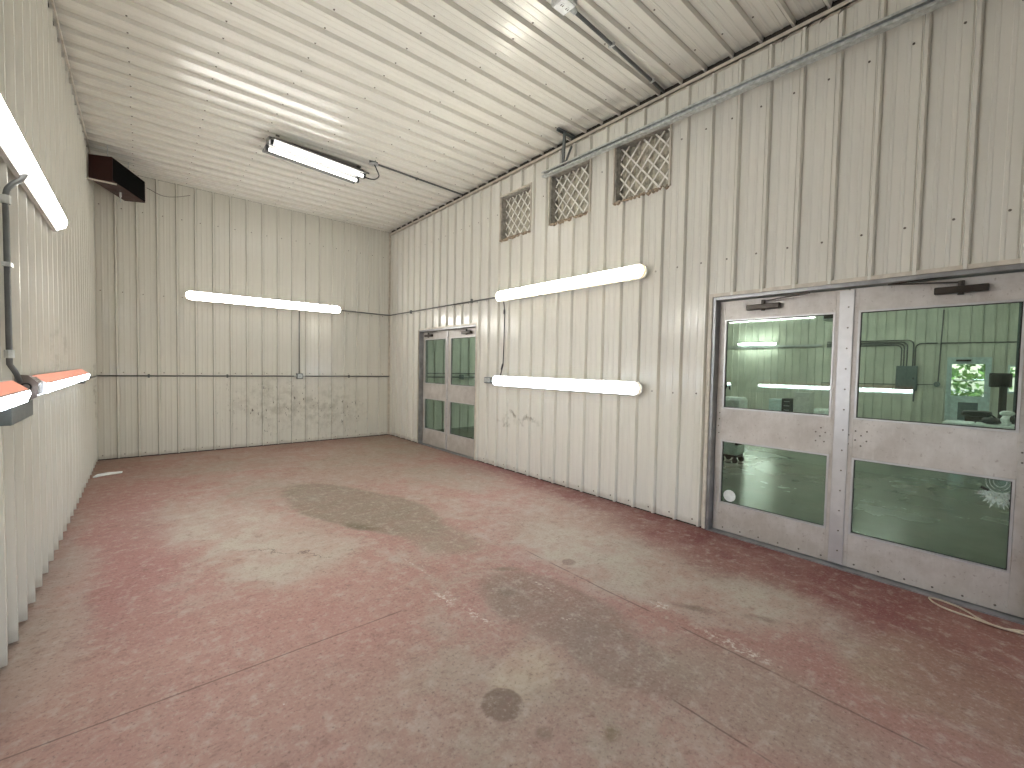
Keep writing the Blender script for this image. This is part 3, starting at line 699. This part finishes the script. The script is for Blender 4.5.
# left wall drop from the high light
t = thing('conduit_drop', (.03, 3.2, 1.35), 'grey conduit dropping down the left wall from the high light', 'conduit')
MB().tube(spline([(.07, 3.42, 2.41), (.062, 3.36, 2.36), (.045, 3.26, 2.30), (.034, 3.205, 2.235), (.034, 3.20, 2.1)], 5)+[(.034, 3.20, 1.46)]+spline([(.034, 3.20, 1.42), (.05, 3.22, 1.38), (.06, 3.25, 1.33)], 4), .012).build('pipe', M['conduit'], t, smooth=True)
for z in (2.21, 1.47): MB().tube([(.034, 3.20, z-.02), (.034, 3.20, z+.02)], .018).build('coupling', M['galv'], t)
for z in (1.9,): MB().box((.02, 3.17, z-.01), (.05, 3.23, z+.01)).build('strap', M['galv'], t)
# back-left end of the low conduit on the left wall
t = thing('cable_box', (.02, 6.4, 1.2), 'small dark cable box at the far end of the low left light', 'box')
MB().box((.001, 6.30, 1.20), (.07, 6.40, 1.31)).build('body', M['box'], t, bevel=.006); MB().tube([(.035, 6.40, 1.225), (.035, D-.12, 1.222)], R).build('pipe', M['conduit'], t)
# ceiling: box + conduit for the ceiling light, flexible lead
t = thing('ceiling_conduit', (2.93, 5.80, H), 'dark conduit from the ceiling light box to the right wall', 'conduit')
bx = MB().tube([(2.93, 5.80, H-.001), (2.93, 5.80, H-.05)], .06, 8).build('junction_box', M['box'], t); MB().tube([(2.93, 5.80, H-.05), (2.93, 5.80, H-.056)], .064, 8).build('cover_plate', M['galv'], bx)
MB().tube([(2.98, 5.81, H-.034), (W-.03, 5.89, H-.034)], .013).build('pipe', M['conduit'], t)
for x in (3.6,): MB().box((x-.010, 5.825, H-.049), (x+.010, 5.875, H-.026)).build('strap', M['conduit'], t)
MB().tube(spline([(2.94, 5.80, H-.05), (2.98, 5.82, H-.10), (3.06, 5.93, H-.13), (3.06, 6.07, H-.13), (2.98, 6.13, H-.12), (2.88, 6.13, H-.10)]), .0085).build('flexible_lead', M['black'], t, smooth=True)
# ceiling: receptacle with conduit near the camera
t = thing('ceiling_receptacle', (2.95, 2.36, H), 'white duplex receptacle on the ceiling with dark conduit to right wall', 'outlet')
bx = MB().box((2.88, 2.27, H-.055), (3.02, 2.41, H-.001)).build('box', M['galv'], t, bevel=.008)
MB().box((2.893, 2.283, H-.062), (3.007, 2.397, H-.055)).build('cover_plate', M['white'], bx, bevel=.01)
for d in (-.027, .027):
    MB().tube([(2.95+d, 2.34, H-.061), (2.95+d, 2.34, H-.067)], .022, 14).build('socket', M['white'], bx)
    MB().box((2.95+d-.010, 2.328, H-.069), (2.95+d-.006, 2.345, H-.0665)).box((2.95+d+.006, 2.328, H-.069), (2.95+d+.010, 2.345, H-.0665)).build('slots', M['black'], bx)
MB().tube([(3.02, 2.335, H-.036), (W-.03, 2.40, H-.036)], .0145).build('pipe', M['conduit'], t, smooth=True)
MB().tube([(3.02, 2.335, H-.036), (3.07, 2.3365, H-.036)], .022).build('connector', M['galv'], t)
for x in (3.55, 4.2): MB().box((x-.010, 2.308+(x-3)*.045, H-.052), (x+.010, 2.362+(x-3)*.045, H-.026)).build('strap', M['galv'], t)

# ------------------------------------------------------------------ garage door track
t = thing('garage_door_track', (4.27, 3.9, 3.7), 'galvanised overhead garage door track along the right wall', 'track')
def tz(y): return 3.722 + max(0, y-.5)*.0195
mb = MB(); xw = 4.285
for y0, y1 in ((FRONT+.1, 3.89),):
    p = lambda x, y, dz: (x, y, tz(y)+dz)
    for (x0, a, x1, b) in ((xw, -.03, xw+.004, .03), (xw-.055, .026, xw, .03), (xw-.055, -.03, xw, -.026), (xw-.055, .012, xw-.051, .026), (xw-.055, -.026, xw-.051, -.012)):
        mb.add([p(x0, y0, a), p(x1, y0, a), p(x1, y0, b), p(x0, y0, b), p(x0, y1, a), p(x1, y1, a), p(x1, y1, b), p(x0, y1, b)],
               [(0, 1, 2, 3), (7, 6, 5, 4), (0, 4, 5, 1), (1, 5, 6, 2), (2, 6, 7, 3), (3, 7, 4, 0)])
mb.build('channel', M['galv'], t)
mb = MB()
p = lambda x, y, dz: (x, y, tz(y)+dz)
mb.add([p(xw+.004, FRONT+.1, .03), p(xw+.034, FRONT+.1, .03), p(xw+.034, FRONT+.1, .034), p(xw+.004, FRONT+.1, .034), p(xw+.004, 3.86, .03), p(xw+.034, 3.86, .03), p(xw+.034, 3.86, .034), p(xw+.004, 3.86, .034)],
       [(0, 1, 2, 3), (7, 6, 5, 4), (0, 4, 5, 1), (1, 5, 6, 2), (2, 6, 7, 3), (3, 7, 4, 0)])
mb.build('stiffening_angle', M['galv'], t)
MB().bar((4.26, 3.555, H-.022), (4.26, 3.575, tz(3.57)+.02), .034, .006, (1, 0, 0)).bar((4.275, 3.555, H-.022), (4.275, 3.575, tz(3.57)+.02), .004, .034, (1, 0, 0)).build('hanger', M['box'], t)
MB().box((4.15, 3.54, H-.026), (4.44, 3.575, H-.021)).box((4.15, 3.571, H-.050), (4.44, 3.575, H-.021)).build('ceiling_angle', M['box'], t)
MB().bar((W-.022, 3.60, 4.09), (4.295, 3.575, tz(3.57)+.03), .028, .005, (0, 1, 0)).build('brace', M['box'], t)
for y in (.9, 1.85, 3.0): MB().tube([(xw-.004, y, tz(y)), (xw+.012, y, tz(y))], .009, 6).build('bolt', M['screw'], t)

# ------------------------------------------------------------------ brown unit heater in the back-left corner
ht = thing('unit_heater', (.25, 7.95, 3.69), 'brown corner unit heater with black grille under the ceiling', 'heater')
B = Vector((.262, 7.535)); d1 = Vector((.41, .912)).normalized(); d2 = Vector((-.912, .41)).normalized(); ln_, dp = .78, .245; z0, z1 = 3.70, 4.0
def hp(a, b, z): q = B+d1*a+d2*b; return (q.x, q.y, z)
MB().loft([[hp(0, 0, z), hp(ln_, 0, z), hp(ln_, dp, z), hp(0, dp, z)] for z in (z0, z1)]).build('cabinet', M['heater'], ht, bevel=.004)
g = MB().loft([[hp(.012, -.004, z), hp(ln_-.012, -.004, z), hp(ln_-.012, .0, z), hp(.012, .0, z)] for z in (z0+.012, z1-.012)]).build('grille', M['grille'], ht)
for i in range(9):
    z = z0+.03+i*.03
    MB().loft([[hp(.02, -.014, z), hp(ln_-.02, -.014, z), hp(ln_-.02, -.004, z+.012), hp(.02, -.004, z+.012)], [hp(.02, -.014, z+.002), hp(ln_-.02, -.014, z+.002), hp(ln_-.02, -.004, z+.014), hp(.02, -.004, z+.014)]]).build('louvre', M['grille'], g)
MB().box((.0, 7.60, z0-.014), (.30, 7.63, z0)).box((.022, 7.60, z0-.014), (.026, 7.63, z0+.16)).build('support_bracket', M['trim'], ht)
for a in (.15, .62): MB().tube([hp(a, .12, z1-.002), hp(a, .12, H-.005)], .006).build('hanger_rod', M['galv'], ht)
MB().tube([hp(.42, .12, z0), hp(.42, .12, z0-.06)], .014).tube([hp(.42, .12, z0-.05), hp(.42, .12, z0-.13)], .007).build('valve', M['galv'], ht)
MB().tube(spline([(.60, 8.28, 3.93), (.78, 8.40, 3.90), (.95, 8.48, 3.95), (1.12, 8.52, 4.03)]), .004, 6).build('wire', M['screw'], ht)

# ------------------------------------------------------------------ small things on the floor
s = MB(); s.prism([(.05, 7.33, .002), (.16, 7.40, .002), (.31, 7.45, .002), (.32, 7.50, .002), (.18, 7.53, .002), (.08, 7.47, .002)], (0, 0, .018)); o = s.build('plastic_scrap', M['white'], None, bevel=.004)
tag(o, 'flat white plastic scrap on the floor in the back-left corner', 'scrap')
cp = [(4.345, -.16, .006), (4.337, -.049, .006), (4.285, .04, .006), (4.322, .124, .006), (4.372, .17, .006), (4.412, .219, .006), (4.432, .285, .006), (4.436, .335, .006), (4.415, .352, .006), (4.36, .324, .006), (4.317, .256, .006), (4.301, .144, .006), (4.262, .039, .016), (4.300, -.049, .006), (4.31, -.16, .006)]
o = MB().tube(spline(cp, 6), .0055, 6).build('cord_loop', M['cream'], None, smooth=True); tag(o, 'cream cord looped on the floor before the right-hand glass door', 'cord')

# ------------------------------------------------------------------ contents of the next room
xd = thing('door_6', (SX, 1.09, 0), 'pale blue outside door with bright window beyond the glass doors', 'door', kind='structure')
y0, y1, z1 = EXT[0], EXT[1], EXT[3]
f = MB(); f.box((SX-.03, y0, 0), (SX+.18, y0+.05, z1)).box((SX-.03, y1-.05, 0), (SX+.18, y1, z1)).box((SX-.03, y0+.05, z1-.05), (SX+.18, y1-.05, z1)); f.build('door_frame', M['doorblue'], xd)
a, b, wz0, wz1 = y0+.12, y1-.10, .88, 1.80
f = MB(); f.box((SX, y0+.05, .01), (SX+.045, a, z1-.05)).box((SX, b, .01), (SX+.045, y1-.05, z1-.05)).box((SX, a, .01), (SX+.045, b, wz0)).box((SX, a, wz1), (SX+.045, b, z1-.05)); f.build('door_panel', M['doorblue'], xd)
MB().box((SX+.02, a, wz0), (SX+.026, b, wz1)).build('glass_pane', M['clear'], xd)
MB().box((SX+.01, a, 1.33), (SX+.035, b, 1.355)).build('glazing_bar', M['doorblue'], xd)
MB().box((SX-.012, .865, .19), (SX-.001, 1.264, .70)).build('kick_panel', M['panelgrey'], xd)
MB().box((SX-.05, 1.05, 1.88), (SX, 1.35, 1.93)).build('closer_body', M['bronze'], xd)
MB().tube([(SX-.05, y0+.09, 1.0), (SX, y0+.09, 1.0)], .03).build('door_knob', M['galv'], xd)
w2 = thing('window_1', (SX, -.05, 1.0), 'bright window right of the outside door in the next room', 'window', kind='structure')
f = MB(); y0, y1, z0, z1 = WIN
f.box((SX-.02, y0, z0), (SX+.1, y0+.05, z1)).box((SX-.02, y1-.04, z0), (SX+.1, y1, z1)).box((SX-.02, y0+.05, z0), (SX+.1, y1-.04, z0+.05)).box((SX-.02, y0+.05, z1-.05), (SX+.1, y1-.04, z1)); f.build('window_frame', M['doorblue'], w2)
MB().box((SX+.03, y0+.04, z0+.04), (SX+.036, y1-.03, z1-.04)).build('glass_pane', M['clear'], w2)
# electrical panel with conduits
t = thing('electrical_panel', (SX, 2.4, 1.0), 'grey electrical panel with bent conduits on the far wall of next room', 'panel')
MB().box((SX-.13, 2.155, .975), (SX-.033, 2.648, 1.735)).build('cabinet', M['panelgrey'], t, bevel=.01)
MB().box((SX-.14, 2.185, 1.01), (SX-.13, 2.618, 1.70)).build('panel_door', M['panelgrey'], t, bevel=.004); MB().box((SX-.155, 2.22, 1.33), (SX-.14, 2.26, 1.38)).build('latch', M['black'], t)
xs = SX-.05
def bent(y, zt, ye, r=.14): return [(xs, y, 1.73), (xs, y, zt-r)] + [(xs, y+math.copysign(r, ye-y)*(1-math.cos(q)), zt-r+r*math.sin(q)) for q in (math.pi*.125*k for k in range(1, 5))] + [(xs, ye, zt)]
for y, zt, ye in ((2.28, 2.53, 4.5), (2.42, 2.47, 4.5), (2.49, 2.43, 4.5), (2.55, 2.38, 4.5), (2.23, 2.42, 1.75)): MB().tube(bent(y, zt, ye), .017, 6).build('conduit', M['conduit'], t)
MB().tube([(xs, 4.6, 1.13), (xs, 2.65, 1.16)], .015, 6).tube([(xs, 2.155, 1.17), (xs, 1.81, 1.19)], .015, 6).tube([(xs, 2.22, .975), (xs, 2.22, .65)], .02, 6).build('low_conduit', M['conduit'], t)
t = thing('switch_box', (SX, 1.72, 1.15), 'small round box on the far wall beside the outside door', 'box')
MB().tube([(SX-.08, 1.72, 1.2), (SX-.033, 1.72, 1.2)], .075, 12).build('box', M['panelgrey'], t); MB().tube([(SX-.04, 1.70, 1.27), (SX-.04, 1.66, 3.4)], .016, 6).build('riser', M['conduit'], t); MB().tube([(SX-.04, 1.69, 2.42), (SX-.04, -.3, 2.40)], .017, 6).build('branch', M['conduit'], t)
t = thing('cable_tray', (SX, 6.3, 2.40), 'long grey tray along the far wall beneath the wall lamp', 'tray')
MB().box((SX-.07, 4.66, 2.385), (SX-.033, 8.2, 2.395)).box((SX-.07, 4.66, 2.385), (SX-.065, 8.2, 2.47)).box((SX-.038, 4.66, 2.385), (SX-.033, 8.2, 2.47)).build('channel', M['galv'], t)
def tube_lamp(label, c, L, ax, wall):
    t = thing('strip_lamp', c, label, 'light', 'strip lamps in the next room'); c = Vector(c); ax = Vector(ax)
    if wall:
        MB().bar(c-ax*L/2, c+ax*L/2, .09, .09).build('housing', M['housing'], t); q = c+Vector((-.075, 0, 0))
    else:
        MB().bar(c-ax*L/2, c+ax*L/2, .16, .08).build('housing', M['housing'], t); q = c+Vector((0, 0, -.07))
    MB().tube([q-ax*(L/2-.02), q+ax*(L/2-.02)], .04, 10).build('tube', M['lampshop'], t, smooth=True)
tube_lamp('short strip lamp on the far wall of the next room', (SX-.12, 6.72, 2.53), 1.34, (0, 1, 0), True)
for i, (x, y) in enumerate(((7.5, 2.4), (7.5, 6.2), (11.8, 2.4), (11.8, 6.2), (15.8, 2.4), (15.8, 6.2))):  # unseen lamps added to brighten the next room
    tube_lamp('unseen added ceiling strip lamp of the next room, %s row, %s' % (('near', 'near', 'middle', 'middle', 'far', 'far')[i], ('front', 'back')[i % 2]), (x, y, H-.045), 2.3, (1, 0, 0), False)
t = thing('wall_conduit', (6.3, D+.09, 1.2), 'twin conduits with outlet box on the wall behind the far glass door', 'conduit')
for z in (1.205, 1.29): MB().tube([(W+.2, D+.07, z), (9.5, D+.07, z)], .013, 6).build('pipe', M['conduit'], t)
MB().box((6.24, D+.03, 1.15), (6.34, D+.088, 1.26)).build('outlet_box', M['box'], t, bevel=.006)
# white tank on a wheeled base
t = thing('plastic_tank', (7.8, 3.04, 0), 'white plastic tank on black wheeled base behind the near glass door', 'tank')
rr = lambda w, d, z, r=.05: [(7.8+sx*(d/2-r)+r*math.cos(q), 3.04+sy*(w/2-r)+r*math.sin(q), z) for sx, sy, q0 in ((1, 1, 0), (-1, 1, 1), (-1, -1, 2), (1, -1, 3)) for q in ((q0+k/4)*math.pi/2 for k in range(5))]
MB().loft([rr(.24, .3, .13), rr(.28, .36, .17), rr(.26, .36, .40), rr(.31, .38, .46), rr(.31, .38, 1.0), rr(.27, .34, 1.045)]).build('body', M['white'], t)
MB().box((7.66, 2.92, .09), (7.94, 3.16, .13)).box((7.62, 2.88, .30), (7.98, 2.92, .36)).build('base', M['black'], t)
for sx in (-1, 1):
    for sy in (-1, 1): MB().tube([(7.8+sx*.12-.012, 3.04+sy*.10, .045), (7.8+sx*.12+.012, 3.04+sy*.10, .045)], .045, 10).build('caster', M['black'], t)
MB().tube(spline([(7.8, 3.17, 1.02), (7.8, 3.19, 1.12), (7.8, 3.16, 1.22), (7.8, 3.12, 1.23), (7.8, 3.11, 1.16)]), .012).build('hose', M['black'], t)
# cabinets along the far wall
def cabinet(label, x, y0, y1, z1, mat, cat='cabinet', n=2):
    t = thing('tool_cabinet', (x, (y0+y1)/2, 0), label, cat)
    MB().box((x, y0, .06), (x+.5, y1, z1)).build('body', mat, t, bevel=.01)
    for i in range(n):
        za, zb = .09+(z1-.12)*i/n, .09+(z1-.12)*(i+1)/n-.015
        d = MB().box((x-.015, y0+.02, za), (x, y1-.02, zb)).build('drawer', mat, t); MB().box((x-.04, (y0+y1)/2-.08, zb-.06), (x-.015, (y0+y1)/2+.08, zb-.045)).build('handle', M['galv'], d)
    for sx in (.05, .45):
        for yy in (y0+.04, y1-.04): MB().box((x+sx-.02, yy-.02, 0), (x+sx+.02, yy+.02, .06)).build('foot', M['black'], t)
cabinet('pale grey drawer cabinet at the far wall', 17.5, 5.50, 5.89, .52, M['doorblue']); cabinet('black tool chest at the far wall', 17.5, 5.16, 5.48, .56, M['black'], n=3)
cabinet('light grey cabinet standing at the far wall', 17.5, 4.65, 5.13, .80, M['housing'], n=2); cabinet('low white box cabinet nearest the middle of the far wall', 17.4, 4.05, 4.5, .30, M['white'], n=1)
# white bench with dark things on it, near the outside door
t = thing('work_bench', (12, .55, 0), 'white topped work bench seen through the right glass door', 'bench')
MB().box((11.8, .06, .535), (12.5, .58, .60)).box((11.8, .60, .535), (12.5, .98, .60)).build('bench_top', M['white'], t, bevel=.006)
for x in (11.88, 12.42):
    for y in (.10, .92): MB().box((x-.03, y-.03, 0), (x+.03, y+.03, .536)).build('leg', M['galv'], t)
t = thing('seat_bench', (14, .66, 0), 'black padded seat bench before the outside door', 'bench')
rs = lambda x, r: [(x, .66+.22*math.copysign(abs(math.cos(q))**.5, math.cos(q))*r, .665+.055*math.copysign(abs(math.sin(q))**.6, math.sin(q))*r) for q in (2*math.pi*k/16 for k in range(16))]
MB().loft([rs(13.8, .85), rs(13.83, 1), rs(14.27, 1), rs(14.3, .85)]).build('cushion', M['black'], t)
MB().box((13.86, .50, .06), (14.24, .82, .615)).build('base', M['bronze'], t)
for y in (.53, .79): MB().box((13.86, y-.03, 0), (14.24, y+.03, .06)).build('foot', M['black'], t)
t = thing('monitor', (17.0, .42, 1.1), 'black boxy monitor on a dark stand right of the outside door', 'monitor')
MB().box((16.9, .23, 1.19), (17.25, .62, 1.545)).build('body', M['black'], t, bevel=.03); MB().box((17.0, .30, .03), (17.15, .44, 1.19)).build('stand', M['bronze'], t); MB().box((16.85, .2, 0), (17.3, .55, .03)).build('foot', M['bronze'], t); MB().box((16.885, .27, 1.23), (16.9, .58, 1.50)).build('screen', M['grille'], t)
t = thing('tool_bag', (12.0, .36, .6), 'lumpy black bag lying on the white bench', 'bag')
def lump(c, r, seed, n=10, m=7):
    rnd = random.Random(seed); mb = MB(); rings = []
    for i in range(m+1):
        th = math.pi*(i+.001)/(m+.002); rings.append([(c[0]+r[0]*math.sin(th)*math.cos(2*math.pi*j/n)*rnd.uniform(.8, 1.1), c[1]+r[1]*math.sin(th)*math.sin(2*math.pi*j/n)*rnd.uniform(.8, 1.1), c[2]-r[2]*math.cos(th)) for j in range(n)])
    return mb.loft(rings)
lump((12.1, .38, .665), (.14, .15, .065), 3).build('body', M['black'], t, smooth=True); MB().tube(spline([(12.1, .46, .70), (12.1, .40, .77), (12.1, .32, .71)]), .012).build('strap', M['black'], t)
t = thing('plastic_bag', (11.95, .17, .6), 'crumpled white bag on the right end of the white bench', 'bag')
lump((11.95, .19, .70), (.12, .085, .10), 5).build('body', M['white'], t); lump((11.95, .20, .82), (.07, .10, .05), 8).build('crumpled_top', M['white'], t); lump((11.90, .13, .72), (.08, .04, .07), 9).build('dark_strap', M['black'], t)
t = thing('steel_post', (12.9, .10, 0), 'dark steel post at the right of the view into next room', 'post')
MB().box((12.86, .075, .012), (13.0, .095, H)).box((12.86, .125, .012), (13.0, .145, H)).box((12.925, .095, .012), (12.935, .125, H)).build('beam', M['panelgrey'], t); MB().box((12.8, .0, 0), (13.06, .22, .012)).build('base_plate', M['panelgrey'], t)
t = thing('hanging_heater', (12, 2.84, 2.6), 'small grey heater hung from the ceiling of the next room', 'heater')
MB().box((11.9, 2.70, 2.62), (12.3, 2.95, 2.85)).build('cabinet', M['galv'], t, bevel=.01); MB().tube([(12.1, 2.83, 2.85), (12.1, 2.83, H)], .012).build('hanger_rod', M['galv'], t); MB().box((11.89, 2.73, 2.65), (11.9, 2.92, 2.82)).build('grille', M['bronze'], t)
# a leafy tree outside the far door
for i, (x, y, hgt, rad) in enumerate(((26., 2.2, 3.6, 2.0), (27.5, -2.6, 4.2, 2.3), (31., 6.0, 4.4, 2.4))):
    t = thing('leafy_tree', (x, y, -.03), ('sunlit green tree straight outside the far door', 'tall green tree seen through the window right of the far door', 'green tree standing further off outside the far door')[i], 'tree', 'trees outside the far door')
    MB().tube([(x, y, -.03), (x+.05, y, hgt*.6)], .14, 8).build('trunk', M['bark'], t)
    rnd = random.Random(20+i); mb = MB()
    for k in range(1500):
        q = Vector((rnd.gauss(0, 1), rnd.gauss(0, 1), rnd.gauss(0, 1))).normalized()*rnd.uniform(.5, 1)**.5
        c = Vector((x+q.x*rad, y+q.y*rad, hgt*.52+q.z*hgt*.52)); a = Vector((rnd.uniform(-1, 1), rnd.uniform(-1, 1), rnd.uniform(-1, 1))).normalized(); b = a.cross(Vector((rnd.uniform(-1, 1), .3, 1))).normalized(); s = rnd.uniform(.10, .2)
        mb.add([c-a*s, c+b*s*.5, c+a*s, c-b*s*.5], [(0, 1, 2, 3)])
    o = mb.build('foliage', M['leaf'], t); o['kind'] = 'stuff'
